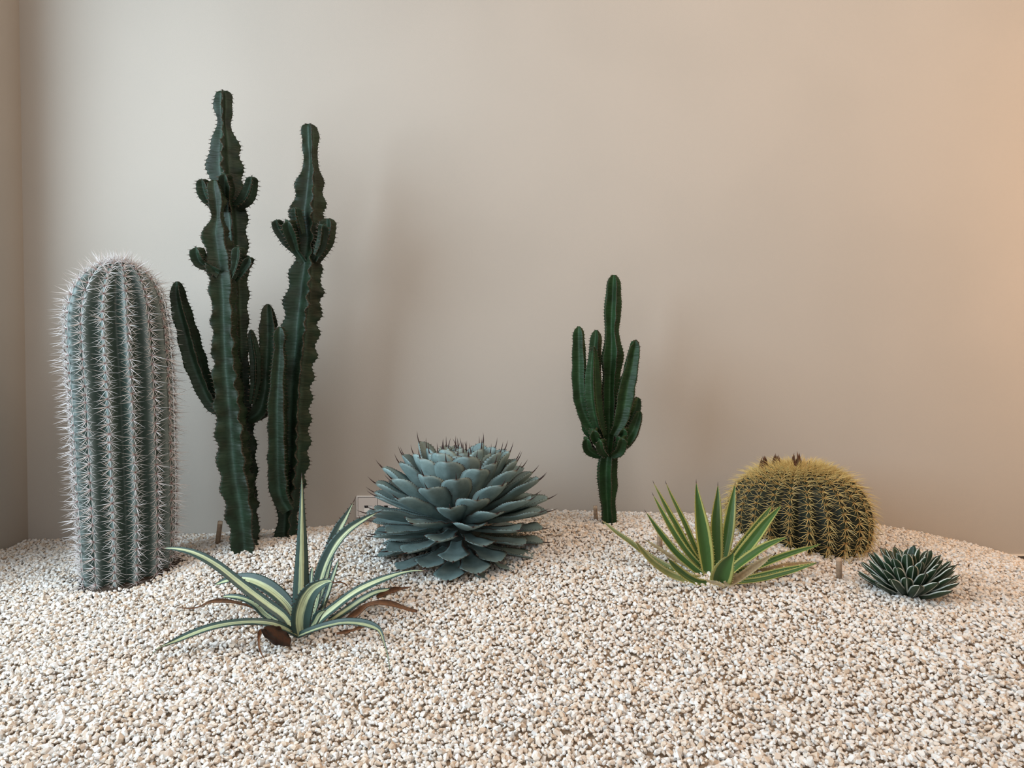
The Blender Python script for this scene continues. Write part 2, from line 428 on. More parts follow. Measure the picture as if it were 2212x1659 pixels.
# resample by row index only; radius in column 3
card_prof = [((r[0], r[1], r[2]), max(r[3], 0.006)) for r in rows]
RIBS = 14; PH = R(12)
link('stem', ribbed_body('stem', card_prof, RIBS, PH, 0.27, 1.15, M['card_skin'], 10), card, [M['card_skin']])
def spine_cluster(nrad, lr, ncen, lc, r, curve=0.0, seed=0, down=0.0, side_bias=1.0, segs=2):
    rd = random.Random(seed); g = Geo()
    for k in range(nrad):
        th = 2 * PI * (k + 0.5) / nrad + rd.uniform(-.22, .22)
        dx, dy = math.cos(th), math.sin(th) * side_bias
        L = lr * rd.uniform(.75, 1.15) * (1 if abs(dx) > .5 else .85)
        cone(g, (0, 0, 0), (dx, dy - down, rd.uniform(.12, .42)), L, r * rd.uniform(.8, 1.1), 3, (0, -curve, -curve * .3), segs)
    for k in range(ncen):
        th = rd.uniform(0, 2 * PI); q = rd.uniform(.15, .6)
        cone(g, (0, 0, 0), (q * math.cos(th), q * math.sin(th) - down * .6, 1.0), lc * rd.uniform(.7, 1.15), r * 1.25, 3, (0, -curve * 1.2, 0), segs)
    return g
card_cl = [spine_cluster(11, 0.045, 3, 0.052, 0.00105, 0.0, 100 + k, side_bias=.72) for k in range(8)]
card_meshes = []
for g in card_cl:
    q = g.mesh('spine_cluster', False); q.materials.append(M['card_spine']); card_meshes.append(q)
def bake_cluster(G, g, Mx, s):
    Rm = np.array(Mx.to_3x3()) * s; t = np.array(Mx.translation)
    G.add((np.array(g.V) @ Rm.T + t).tolist(), g.F, 0, g.a)
def frame_mx(p, nrm_, up):
    z = Vector(nrm_).normalized(); x = Vector(up).cross(z).normalized(); y = z.cross(x)
    m4 = Matrix((x, y, z)).transposed().to_4x4(); m4.translation = Vector(p); return m4
def place_clusters(root, prof, ribs, phase, spacing, clus, meshes, bulge, s0, facing=-0.05, tip_dense=1.0, limit=298, scale_fn=None, mat=None):
    P = np.array([[*c, r] for c, r in prof]); seg = np.sqrt((np.diff(P[:, 2])) ** 2 + (np.diff(P[:, 3])) ** 2)
    S = np.r_[0, np.cumsum(seg)]; n = int(S[-1] / spacing); G = Geo(); spots = []
    for k in range(ribs):
        th = phase + 2 * PI * k / ribs
        out = np.array([math.sin(th), -math.cos(th), 0])
        for i in range(n):
            s = s0 + (i + random.uniform(-.08, .08) + .5 * (k % 2)) * spacing
            if s > S[-1]: continue
            c = [np.interp(s, S, P[:, j]) for j in range(4)]; c2 = [np.interp(min(s + .01, S[-1]), S, P[:, j]) for j in range(4)]
            c1 = [np.interp(max(s - .01, 0), S, P[:, j]) for j in range(4)]
            if c[3] < 0.012 and random.random() < .5: continue
            tang = out * (c2[3] - c1[3]) + np.array([c2[j] - c1[j] for j in range(3)])
            tang = nrm(tang); nn = nrm(np.cross(np.cross(tang, out), tang)) if abs(np.dot(tang, out)) < .999 else np.array([0, 0, 1.0])
            sidev = nrm(np.cross(tang, np.cross(out, [0, 0, 1.0]) * -1))
            nn = nrm(out * tang[2] - np.array([0, 0, 1.0]) * np.dot(tang, out))
            p = np.array(c[:3]) + out * c[3] * bulge
            mx = frame_mx(p, nn, tang)
            mx = mx @ Matrix.Rotation(random.uniform(-.25, .25), 4, 'Z')
            sc_ = scale_fn(s / S[-1]) if scale_fn else random.uniform(.85, 1.1)
            tocam = nrm(np.array([0, 0, CAMH]) - (np.array(root.location) + p))
            spots.append((float(np.dot(nn, tocam)), mx, sc_))
    spots.sort(key=lambda q: -q[0])
    for idx, (fc, mx, sc_) in enumerate(spots):
        k = random.randrange(len(clus))
        if idx < limit and fc > facing:
            o = bpy.data.objects.new('spine_cluster', meshes[k]); C.objects.link(o); o.parent = root
            o.matrix_basis = mx @ Matrix.Scale(sc_, 4)
        else: bake_cluster(G, clus[k], mx, sc_)
    o = link('spines', G.mesh('spines', False), root, [mat]); o['kind'] = 'stuff'
    return len(spots)
place_clusters(card, card_prof, RIBS, PH, 0.0285, card_cl, card_meshes, 0.995, 0.06, mat=M['card_spine'])
# spiny apex
g = Geo()
for k in range(70):
    th = random.uniform(0, 2*PI); q = random.uniform(0, .055)
    cone(g, (card_prof[-1][0][0] + q*math.cos(th), card_prof[-1][0][1] + q*math.sin(th), card_prof[-1][0][2] - q*q*6), (math.cos(th)*random.uniform(.1, 1), math.sin(th)*random.uniform(.1, 1), 1), random.uniform(.02, .042), .0009)
o = link('crown_spines', g.mesh('crown_spines', False), card, [M['card_spine']]); o['kind'] = 'stuff'
# fibrous dirt at the foot of the cactus
g = Geo()
fx, fy = base_c[0], base_c[1]
gz0 = gz(fx, fy - .14)
Vd = []; nd = 40
for rr_, zz in ((0.02, .004), (0.13, .004), (0.165, .002), (0.19, -.010)):
    for j in range(nd):
        th = 2*PI*j/nd; x = fx + rr_*math.cos(th); y = fy + rr_*math.sin(th)
        Vd.append((x - fx, y - fy, gz(x, y) + zz - gz0 + random.uniform(-.003, .003)))
Fd = [(i*nd+j, i*nd+(j+1) % nd, (i+1)*nd+(j+1) % nd, (i+1)*nd+j) for i in range(3) for j in range(nd)]
dirt = link('soil_patch', mesh('soil_patch', Vd, Fd, True), None, [M['soil']]); dirt.location = (fx, fy, gz0)
dirt['label'] = 'patch of dark fibrous soil around the foot of the spiny column cactus'; dirt['category'] = 'soil'; dirt['kind'] = 'stuff'

# ------------------------------------------------------------------ 2. winged candelabra stems
def euph_mat(name, deep, face, light):
    m, nt, b = newmat(name)
    co = objco(nt)
    f = attr(nt, 'crest')
    c = mix(nt, mrange(nt, f, 0.0, 0.30), light, face)
    c = mix(nt, mrange(nt, noise_tex(nt, 14, 3, 0.6, co), 0.35, 0.7, 0, 0.75), c, deep)
    c = mix(nt, mrange(nt, f, 0.955, 1.0), c, (0.045, 0.034, 0.02))
    nt.links.new(c, b.inputs['Base Color']); b.inputs['Roughness'].default_value = 0.5
    b.inputs['Specular IOR Level'].default_value = 0.25
    wv = nt.nodes.new('ShaderNodeTexNoise'); wv.inputs['Scale'].default_value = 60
    mp = nt.nodes.new('ShaderNodeMapping'); mp.inputs['Scale'].default_value = (.35, .35, 2.2)
    nt.links.new(co, mp.inputs[0]); nt.links.new(mp.outputs[0], wv.inputs['Vector'])
    bump(nt, b, wv.outputs['Fac'], 0.35, 0.006)
    return m
M['euph'] = euph_mat('winged_stem_skin', (0.007, 0.009, 0.003), (0.014, 0.030, 0.015), (0.030, 0.060, 0.040))
M['euph2'] = euph_mat('young_winged_stem_skin', (0.007, 0.015, 0.004), (0.014, 0.042, 0.012), (0.028, 0.068, 0.026))
PROF = [(-1.0, 0.0), (-0.72, 0.07), (-0.45, 0.24), (-0.24, 0.52), (-0.11, 0.84), (-0.045, 0.985), (0.045, 0.985), (0.11, 0.84), (0.24, 0.52), (0.45, 0.24), (0.72, 0.07)]
def winged_stem(name, path, org, parent, mat, wings=4, rot=0.0, core=0.34, wave=0.10, tooth=0.013, step=0.0045, spine=0.008, base_drop=0.0, Yoff=0.0, twist=0.0, seed=0):
    rd = random.Random(seed)
    pts = []
    for q in path:
        x, y, hw, Y = q
        p = pt(x, y, Y); pts.append([*p, hw * mpp(Y)])
    if base_drop: pts.insert(0, [pts[0][0], pts[0][1], pts[0][2] - base_drop, pts[0][3]])
    pts = np.array(pts)
    L = np.linalg.norm(np.diff(pts[:, :3], axis=0), axis=1).sum()
    n = max(10, int(L / step)); Q = catmull(pts, n); Q[:, :3] -= np.array(org)
    s = np.r_[0, np.cumsum(np.linalg.norm(np.diff(Q[:, :3], axis=0), axis=1))]; L = s[-1]
    rad = np.maximum(Q[:, 3], 0.003)
    rtip = max(rad[int(n * .93)], 0.008)
    cap = np.clip((s - (L - rtip * .7)) / (rtip * .7), 0, 1); rad = rad * np.sqrt(np.maximum(1 - cap ** 2 * .8, .05))
    # wings sit at 4 angles; silhouette half width = R*cos(offset)
    sil = max(abs(math.sin(rot + 2*PI*k/wings)) for k in range(wings)); rad = rad / max(sil, .8)
    T = np.gradient(Q[:, :3], axis=0); T /= np.linalg.norm(T, axis=1)[:, None] + 1e-12
    # frames
    ref = np.array([0, -1.0, 0]); V = []; crest = []; spots = []
    phs = [rd.uniform(0, 6) for _ in range(wings)]; lam = [rd.uniform(.045, .07) for _ in range(wings)]
    m_ = len(PROF)
    for i in range(n):
        t = T[i]; y_ = ref - t * np.dot(ref, t); y_ = nrm(y_); x_ = np.cross(y_, t) * -1  # x_ to the right in view
        r = rad[i]
        for k in range(wings):
            a0_ = rot + twist * s[i] + 2*PI*k/wings
            tt = (s[i] / tooth + phs[k]) % 1.0; tri = 1 - abs(tt * 2 - 1)
            fade = min(1, (L - s[i]) / .05)
            und = wave * fade * math.sin(2*PI*s[i] / lam[k] + phs[k] * 2) * (0.6 + .4 * math.sin(s[i] * 7 + phs[k]))
            und2 = wave * .9 * fade * math.sin(2*PI*s[i] / (lam[k] * 1.7) + phs[k])
            for (u, h) in PROF:
                a = a0_ + u * PI / wings + und * h ** 3
                rr = r * (core + (1 - core + und2) * h) * (1 + 0.11 * (tri - .5) * h ** 2)
                d = y_ * math.cos(a) + x_ * math.sin(a)
                V.append(Q[i, :3] + d * rr); crest.append(h)
    nr = wings * m_; Fc = []
    for i in range(n - 1):
        for j in range(nr):
            j2 = (j + 1) % nr; Fc.append((i*nr+j, i*nr+j2, (i+1)*nr+j2, (i+1)*nr+j))
    Fc.append(tuple((n-1)*nr + j for j in range(nr))); 
    o = link(name, mesh(name, V, Fc, True, None, {'crest': crest}), parent, [mat])
    g = Geo(); Va = np.array(V).reshape(n, wings, m_, 3)
    for k in range(wings):
        s_ = tooth * (1 - phs[k] % 1.0) + tooth * .5
        while s_ < L - .002:
            i = min(n-1, int(np.searchsorted(s, s_))); 
            if s_ > .05 or not base_drop:
                p = (Va[i, k, 5] + Va[i, k, 6]) / 2; d = nrm(p - Q[i, :3])
                for sg in (-1, 1):
                    cone(g, p - d * .001, d + T[i] * sg * .0 + np.cross(T[i], d) * sg * .55, spine * rd.uniform(.9, 1.5), .0014, 3, segs=1)
            s_ += tooth * rd.uniform(.9, 1.1)
    sp_o = link('spines', g.mesh('spines', False), o, [M['euph_spine']]); sp_o['kind'] = 'stuff'
    return o
def nub(pth):
    q = list(pth[-1]); q[2] = pth[-2][2] * .95; return pth[:-1] + [tuple(q)]
NUBS = set(range(16, 22)) | set(range(33, 38)) | set(range(48, 54))
def P3(lst, Y0, Y1=None):
    """(x, y, halfwidth) rows -> with depth interpolated from Y0 to Y1"""
    Y1 = Y0 if Y1 is None else Y1; n = len(lst)
    return [(a, b, c, Y0 + (Y1 - Y0) * i / (n - 1)) for i, (a, b, c) in enumerate(lst)]

orgA = pt(530, 1178, 2.66)
eA = empty('candelabra_spurge', tuple(orgA), 'tallest dark green winged euphorbia, two stems and an arm reaching toward the spiny column cactus', 'euphorbia', None)
A = [('stem', [(530,1180,26),(522,1100,30),(507,1000,31),(499,900,29),(490,800,26),(486,720,24),(483,640,24),(480,590,28),(474,550,25),(468,500,24),(470,472,12),(468,430,17),(464,405,14),(463,389,9)], 2.62, 2.62, R(-40), .06, 11),
     ('stem', [(537,1176,22),(531,1100,22),(526,1000,27),(522,900,24),(518,800,20),(514,700,21),(510,600,25),(507,520,26),(503,460,28),(497,420,30),(488,380,35),(485,340,34),(485,315,30),(485,295,22),(483,262,14),(483,235,19),(483,212,18),(482,196,16)], 2.72, 2.72, R(12), .06, 12),
     ('branch', [(490,892,12),(462,872,16),(440,830,18),(420,775,20),(403,710,18),(389,660,16),(384,628,12),(383,608,6)], 2.66, 2.60, R(35), 0, 13),
     ('branch', [(536,908,12),(560,890,18),(573,850,19),(577,800,18),(580,740,18),(580,700,17),(579,672,12),(579,657,6)], 2.72, 2.74, R(50), 0, 14),
     ('branch', [(544,872,6),(551,830,10),(552,790,11),(548,750,11),(544,728,8),(542,712,4)], 2.68, 2.66, R(20), 0, 15),
     ('branch', [(474,590,11),(452,578,10),(434,566,13),(427,548,14),(425,535,8)], 2.60, 2.56, R(40), 0, 16),
     ('branch', [(500,600,9),(510,578,10),(515,556,13),(516,542,13),(516,533,7)], 2.60, 2.58, R(30), 0, 17),
     ('branch', [(508,604,8),(526,582,10),(535,568,11),(540,556,8)], 2.62, 2.58, R(60), 0, 18),
     ('branch', [(466,448,8),(449,430,12),(441,408,14),(438,394,12),(437,387,6)], 2.68, 2.66, R(40), 0, 19),
     ('branch', [(510,448,10),(531,430,14),(541,406,14),(544,391,12),(544,382,6)], 2.70, 2.66, R(25), 0, 20),
     ('branch', [(490,458,8),(489,432,11),(488,405,16),(487,388,13),(487,376,6)], 2.68, 2.63, R(45), 0, 21)]
for nm, pth, y0, y1, rot, bd, sd in A:
    winged_stem(nm, P3(nub(pth) if sd in NUBS else pth, y0, y1), orgA, eA, M['euph'], 4 if nm == 'stem' or sd < 15 else 4, rot, base_drop=bd, seed=sd, tooth=0.0145, wave=.12 if nm == 'stem' else .06, core=.24 if sd in NUBS else .34, spine=.011 if sd in NUBS else .008)
orgB = pt(619, 1157, 2.76)
eB = empty('candelabra_spurge', tuple(orgB), 'second tallest dark green winged euphorbia, one tall stem with knobbly buds near its top', 'euphorbia', None)
B = [('stem', [(619,1158,21),(622,1110,20),(626,1060,26),(632,1000,30),(635,900,31),(641,800,32),(647,740,34),(651,690,35),(656,650,35),(661,600,31),(665,560,25),(669,520,22),(667,490,27),(665,460,33),(668,430,29),(670,400,26),(672,365,18),(671,340,12),(670,310,17),(669,285,16),(668,268,14)], 2.76, 2.74, R(28), .06, 31),
     ('branch', [(624,1102,14),(608,1074,19),(602,1030,21),(600,950,19),(599,880,19),(601,820,15),(604,772,14),(605,746,10),(605,725,14),(605,706,8)], 2.70, 2.64, R(-38), 0, 32),
     ('branch', [(660,566,12),(640,538,12),(622,517,15),(607,498,14),(600,484,12),(598,475,6)], 2.74, 2.70, R(25), 0, 33),
     ('branch', [(640,540,9),(632,512,13),(626,494,14),(623,477,7)], 2.70, 2.64, R(45), 0, 34),
     ('branch', [(680,562,12),(694,538,14),(704,516,16),(708,492,16),(708,472,9)], 2.74, 2.72, R(35), 0, 35),
     ('branch', [(684,552,9),(695,524,12),(698,498,12),(698,485,6)], 2.70, 2.65, R(0), 0, 36),
     ('branch', [(652,505,8),(644,480,12),(640,462,12),(639,448,7)], 2.70, 2.67, R(10), 0, 37)]
for nm, pth, y0, y1, rot, bd, sd in B:
    winged_stem(nm, P3(nub(pth) if sd in NUBS else pth, y0, y1), orgB, eB, M['euph'], 4, rot, base_drop=bd, seed=sd, tooth=0.0145, wave=.13 if nm == 'stem' else .06, core=.24 if sd in NUBS else .34, spine=.011 if sd in NUBS else .008)
orgC = pt(1315, 1130, 2.8)
eC = empty('candelabra_spurge', tuple(orgC), 'smaller green winged euphorbia with a ring of upright arms above one bare trunk', 'euphorbia', None)
Cc = [('stem', [(1315,1132,18),(1313,1090,17),(1311,1050,23),(1311,1010,23),(1314,975,20),(1317,940,22),(1318,880,21),(1319,820,20),(1322,765,25),(1322,735,19),(1321,720,16),(1322,680,20),(1324,640,18),(1325,612,16),(1326,594,10)], 2.80, 2.80, R(18), .06, 41),
      ('branch', [(1296,938,11),(1274,914,15),(1259,880,16),(1252,830,17),(1251,780,16),(1250,740,14),(1250,718,12),(1250,705,6)], 2.78, 2.76, R(30), 0, 42),
      ('branch', [(1304,935,8),(1292,870,12),(1285,800,14),(1286,750,14),(1288,727,12),(1288,713,6)], 2.84, 2.86, R(15), 0, 43),
      ('branch', [(1303,942,10),(1293,916,14),(1285,880,17),(1281,830,18),(1281,790,14),(1282,765,9),(1282,749,4)], 2.76, 2.71, R(-2), 0, 44),
      ('branch', [(1325,940,10),(1338,915,15),(1348,872,19),(1355,832,19),(1363,797,16),(1369,762,13),(1372,744,10),(1372,735,5)], 2.77, 2.72, R(40), 0, 45),
      ('branch', [(1330,955,9),(1348,928,13),(1364,898,14),(1374,872,11),(1377,858,6)], 2.80, 2.80, R(50), 0, 46),
      ('branch', [(1328,978,8),(1348,960,14),(1364,936,16),(1376,908,12),(1382,888,6)], 2.78, 2.77, R(30), 0, 47),
      ('branch', [(1306,985,7),(1284,978,11),(1272,968,13),(1269,954,12),(1269,946,6)], 2.80, 2.76, R(30), 0, 48),
      ('branch', [(1306,958,6),(1282,940,10),(1270,928,12),(1265,914,10),(1264,905,5)], 2.80, 2.78, R(10), 0, 49),
      ('branch', [(1308,970,6),(1292,955,11),(1285,940,12),(1284,928,6)], 2.77, 2.72, R(40), 0, 50),
      ('branch', [(1312,985,6),(1303,975,10),(1298,962,12),(1297,950,6)], 2.77, 2.71, R(20), 0, 51),
      ('branch', [(1322,985,6),(1336,975,11),(1342,960,12),(1343,945,6)], 2.77, 2.72, R(45), 0, 52),
      ('branch', [(1324,965,6),(1340,950,9),(1347,936,11),(1348,925,5)], 2.78, 2.74, R(30), 0, 53)]
for nm, pth, y0, y1, rot, bd, sd in Cc:
    winged_stem(nm, P3(nub(pth) if sd in NUBS else pth, y0, y1), orgC, eC, M['euph2'], 5 if nm == 'stem' else 4, rot, base_drop=bd, seed=sd, tooth=0.0115, wave=.04, spine=.006)

# ------------------------------------------------------------------ leaves
def leaf_mat(name, center, edge, e0, e1, tip=(0.10, 0.05, 0.03), tipv=(0.95, 1.0), rough=0.45, var=0.25, keel=None, nscale=22, wob=0.18, bloom=None, streak=0.0, back=None, shift=0.0):
    m, nt, b = newmat(name)
    co = objco(nt)
    lu_ = attr(nt, 'lu')
    if shift: lu_ = math_(nt, 'ADD', lu_, mrange(nt, nt.nodes.new('ShaderNodeObjectInfo').outputs['Random'], 0, 1, -shift / 2, shift / 2, False))
    u = math_(nt, 'ABSOLUTE', lu_); nz = noise_tex(nt, nscale, 3, 0.6, co)
    uw = math_(nt, 'ADD', u, math_(nt, 'MULTIPLY', math_(nt, 'SUBTRACT', nz, 0.5), wob))
    cc = center
    if back is not None: cc = mix(nt, attr(nt, 'under'), center, back)
    c = mix(nt, mrange(nt, uw, e0, e1), cc, edge)
    if bloom is not None:
        c = mix(nt, mrange(nt, noise_tex(nt, nscale * .6, 4, 0.65, co), 0.42, 0.7, 0, 0.7), c, bloom)
    if streak:
        v = nt.nodes.new('ShaderNodeCombineXYZ'); nt.links.new(math_(nt, 'MULTIPLY', attr(nt, 'lu'), 5.0), v.inputs[0])
        nt.links.new(math_(nt, 'MULTIPLY', attr(nt, 'lv'), 0.8), v.inputs[1])
        rnd = nt.nodes.new('ShaderNodeObjectInfo').outputs['Random']; nt.links.new(math_(nt, 'MULTIPLY', rnd, 20.0), v.inputs[2])
        sfac = noise_tex(nt, 2.2, 2, 0.5, v.outputs[0])
        c = mix(nt, mrange(nt, sfac, 0.45, 0.7, 0, streak), c, edge)
    c = mix(nt, mrange(nt, noise_tex(nt, nscale * 2.7, 3, 0.6, co), 0.35, 0.75, 0, var), c, (0.02, 0.025, 0.02))
    if keel is not None:
        kf = math_(nt, 'MULTIPLY', mrange(nt, u, 0.03, 0.09, 1, 0), attr(nt, 'under')); c = mix(nt, kf, c, keel)
    c = mix(nt, mrange(nt, attr(nt, 'lv'), tipv[0], tipv[1]), c, tip)
    hv = nt.nodes.new('ShaderNodeHueSaturation'); oi = nt.nodes.new('ShaderNodeObjectInfo')
    nt.links.new(mrange(nt, oi.outputs['Random'], 0, 1, 0.82, 1.18, False), hv.inputs['Value']); nt.links.new(c, hv.inputs['Color'])
    nt.links.new(hv.outputs[0], b.inputs['Base Color']); b.inputs['Roughness'].default_value = rough
    b.inputs['Specular IOR Level'].default_value = 0.35
    bump(nt, b, noise_tex(nt, nscale * 5, 3, 0.6, co), 0.15, 0.002)
    return m

def sweep_leaf(P, S, Nn, w, cup=0.25, thick=0.008, nu=9, teeth=0.0, tlen=0.004, t0=0.1, t1=0.98, fold=1.2, wave=0.0, seed=0, thprof=None, scal=0.0):
    """P,S,Nn (n,3), w (n) half width. returns Geo pieces (V, F, midx, lu, lv, under)"""
    n = len(P); rd = random.Random(seed)
    T = np.gradient(P, axis=0); T /= np.linalg.norm(T, axis=1)[:, None] + 1e-12
    us = np.linspace(-1, 1, nu); V = []; LU = []; LV = []; UN = []
    arc = np.r_[0, np.cumsum(np.linalg.norm(np.diff(P, axis=0), axis=1))]; L = arc[-1]
    for i in range(n):
        t = i / (n - 1); th = thick * ((1 - t) ** .6 * .9 + .1) if thprof is None else thick * thprof(t)
        wv = wave * math.sin(t * 14 + seed)
        ww = w[i] * (1 + (scal * math.sin(2*PI*arc[i] / max(teeth, .01)) if scal else 0))
        for u in us:
            h = cup * ww * abs(u) ** fold + wv * u * abs(u) * ww
            V.append(P[i] + S[i] * u * ww * (1 - .25 * cup * abs(u)) + Nn[i] * h); LU.append(u); LV.append(t); UN.append(0.0)
        for u in us[-2:0:-1]:
            h = cup * ww * abs(u) ** fold + wv * u * abs(u) * ww - min(th, ww * .9) * (1 - u * u) ** .6
            V.append(P[i] + S[i] * u * ww * (1 - .25 * cup * abs(u)) + Nn[i] * h); LU.append(u); LV.append(t); UN.append(1.0)
    m_ = 2 * nu - 2; Fc = []; mi = []
    for i in range(n - 1):
        for j in range(m_):
            j2 = (j + 1) % m_; Fc.append((i*m_+j, i*m_+j2, (i+1)*m_+j2, (i+1)*m_+j)); mi.append(0)
    Fc.append(tuple((n-1)*m_ + j for j in range(m_))); mi.append(0)
    Fc.append(tuple(m_ - 1 - j for j in range(m_))); mi.append(0)
    sm = [True] * len(Fc)
    if teeth:
        for sg in (-1, 1):
            s_ = L * t0 + rd.uniform(0, teeth)
            while s_ < L * t1:
                i = min(n - 2, max(0, int(np.searchsorted(arc, s_)) - 1)); f = (s_ - arc[i]) / max(arc[i+1] - arc[i], 1e-6)
                col = nu - 1 if sg > 0 else 0
                a = np.array(V[i*m_ + col]); b_ = np.array(V[(i+1)*m_ + col]); p = a + (b_ - a) * f
                Sd = S[i] * sg; l = tlen * rd.uniform(.6, 1.2); tb = tlen * .42; q = len(V)
                V += [p - T[i]*tb - Sd*.001, p + T[i]*tb - Sd*.001, p + Nn[i]*tb*.6, p - Nn[i]*tb*.6, p + Sd*l + T[i]*l*.35 + Nn[i]*l*.15]
                LU += [sg]*5; LV += [min(.9, i/n)]*5; UN += [0]*5
                Fc += [(q, q+2, q+4), (q+2, q+1, q+4), (q+1, q+3, q+4), (q+3, q, q+4)]; mi += [1]*4; sm += [False]*4
                s_ += teeth * rd.uniform(.75, 1.25)
    return V, Fc, mi, sm, LU, LV, UN, T
def leaf_mesh(name, *a, **k):
    V, Fc, mi, sm, LU, LV, UN, T = sweep_leaf(*a, **k)
    return mesh(name, V, Fc, sm, mi, {'lu': LU, 'lv': LV, 'under': UN})

M['tooth'] = simple('dark_tooth', (0.05, 0.022, 0.016), 0.5)
M['terminal'] = simple('terminal_spine', (0.035, 0.016, 0.014), 0.4)

def interp_w(prof, t): return np.interp(t, [p[0] for p in prof], [p[1] for p in prof])
def local_leaf(L, W, prof, bend, cup, thick, n=22, **k):
    t = np.linspace(0, 1, n) ** 0.9; x = L * t
    ang = bend * t  # progressive bend
    P = np.zeros((n, 3)); 
    for i in range(1, n):
        a = (ang[i] + ang[i-1]) / 2; d = x[i] - x[i-1]; P[i] = P[i-1] + np.array([math.cos(a) * d, 0, math.sin(a) * d])
    S = np.tile([0, 1.0, 0], (n, 1)); Nn = np.c_[-np.sin(ang), np.zeros(n), np.cos(ang)]
    w = W * interp_w(prof, t) / 2
    return P, S, Nn, w
def add_tip_spine(mesh_name, P, Nn, ls, r, bendv=0.15):
    g = Geo(); d = nrm(P[-1] - P[-3]); cone(g, P[-1] - d * ls * .15, d, ls * 1.15, r, 5, tuple(Nn[-1] * bendv), 3)
    return g.mesh(mesh_name, True)

def rosette(root, count, smin, smax, Lf, Wf, prof, mat, zbase, zspan, bends, cups, thick, spine_len, spine_r, teeth, tlen, var=8, nseg=20, gz_off=0.0, rbase=0.02, jit=0.05, expo=1.0, azi0=0.0, t0=.35, fold=1.2, elf=None, zf=None, prof2=None, fsplit=0):
    """golden-angle rosette. meshes shared between leaves of the same elevation band"""
    bands = []
    for b_ in range(var):
        f = (b_ + .5) / var; Lb = Lf(f); Wb = Wf(f)
        for v in range(2):
            P, S, Nn, w = local_leaf(Lb, Wb, prof2 if (prof2 and f < fsplit) else prof, np.interp(f, [0, .5, 1], bends), 0, 0, nseg)
            me_ = leaf_mesh('leaf', P, S, Nn, w, cup=np.interp(f, [0, .5, 1], cups), thick=thick, teeth=teeth, tlen=tlen, t0=t0, seed=b_*2+v, wave=0.05, fold=fold, thprof=lambda t: (1 - t) ** .5 * .85 + .15)
            me_.materials.append(mat); me_.materials.append(M['tooth'])
            sm_ = add_tip_spine('leaf_spine', P, Nn, spine_len, spine_r); sm_.materials.append(M['terminal'])
            bands.append((me_, sm_))
    for i in range(count):
        f = (i + .5) / count
        se = smin + (smax - smin) * f ** expo; el = (math.asin(max(-1, min(1, se))) if elf is None else elf(f)) + random.uniform(-jit, jit)
        az = azi0 + i * 2.399963 + random.uniform(-.06, .06)
        b_ = min(var - 1, int(f * var)); me_, sm_ = bands[b_*2 + random.randrange(2)]
        o = bpy.data.objects.new('leaf', me_); C.objects.link(o); o.parent = root
        mx = Matrix.Rotation(az, 4, 'Z') @ Matrix.Translation((rbase * math.cos(el), 0, zbase + zspan * f if zf is None else zf(f))) @ Matrix.Rotation(-el, 4, 'Y') @ Matrix.Rotation(random.uniform(-.12, .12), 4, 'X')
        o.matrix_basis = mx @ Matrix.Scale(random.uniform(.95, 1.05), 4)
        s = bpy.data.objects.new('leaf_spine', sm_); C.objects.link(s); s.parent = o

# 3. blue-grey globe agave
M['blue_leaf'] = leaf_mat('blue_grey_leaf', (0.165, 0.235, 0.23), (0.18, 0.24, 0.225), 0.88, 0.99, tip=(0.10, 0.09, 0.07), tipv=(.97, 1), rough=0.5, var=0.22, bloom=(0.25, 0.33, 0.32), nscale=16)
YA = 2.56; cA = pt(990, 1112, YA); zg = gz(cA[0], YA)
ag = empty('globe_agave', (cA[0], YA, zg), 'large blue-grey globe-shaped agave with broad dark-tipped leaves, centre of the gravel bed', 'agave')
BPROF = [(0, .50), (.12, .42), (.3, .50), (.5, .78), (.66, .97), (.78, 1.0), (.87, .93), (.935, .74), (.975, .46), (1, .10)]
zc = cA[2] - zg
NB = 150; fm = 0.42   # below fm: flat stacked lower leaves, above: the closing globe
def b_el(f):
    if f < fm: return R(np.interp(f / fm, [0, .5, 1], [-14, -9, 1]))
    return math.asin(np.interp((f - fm) / (1 - fm), [0, .5, 1], [.03, .56, .985]))
def b_z(f): return zc + (np.interp(f / fm, [0, 1], [-.150, -.02]) if f < fm else np.interp((f - fm) / (1 - fm), [0, 1], [-.02, .045]))
def b_L(f): return np.interp(f, [0, .2, fm, .6, .8, 1], [.205, .252, .290, .287, .247, .172])
def b_W(f): return np.interp(f, [0, fm, .7, 1], [.104, .111, .118, .084])
rosette(ag, NB, 0, 0, b_L, b_W, BPROF, M['blue_leaf'], 0, 0, (-.12, .25, .50), (.10, .30, .50), 0.014, 0.036, 0.0026, 0.0085, 0.0048, rbase=.03, azi0=.6, var=12, elf=b_el, zf=b_z, jit=.04,
        prof2=[(0, .42), (.15, .36), (.45, .42), (.68, .70), (.82, .98), (.87, 1.0), (.91, .80), (.965, .40), (1, .07)], fsplit=.40)
# dark woody core and soil under it
def lathe(name, prof, nseg, mat, parent, loc=(0, 0, 0), smooth=True, mtx=None):
    V = []; Fc = []
    for r, z in prof:
        for j in range(nseg):
            th = 2*PI*j/nseg; V.append((loc[0] + r*math.cos(th), loc[1] + r*math.sin(th), loc[2] + z))
    for i in range(len(prof) - 1):
        for j in range(nseg): Fc.append((i*nseg+j, i*nseg+(j+1) % nseg, (i+1)*nseg+(j+1) % nseg, (i+1)*nseg+j))
    Fc.append(tuple((len(prof)-1)*nseg + j for j in range(nseg))); Fc.append(tuple(nseg - 1 - j for j in range(nseg)))
    return link(name, mesh(name, V, Fc, smooth), parent, [mat])
M['woody'] = simple('woody_core', (0.030, 0.040, 0.036), 0.8, 0.3, 40)
lathe('core', [(.10, -.03), (.10, .03), (.085, .09), (.05, .17), (.03, .22), (.008, .26)], 20, M['woody'], ag)

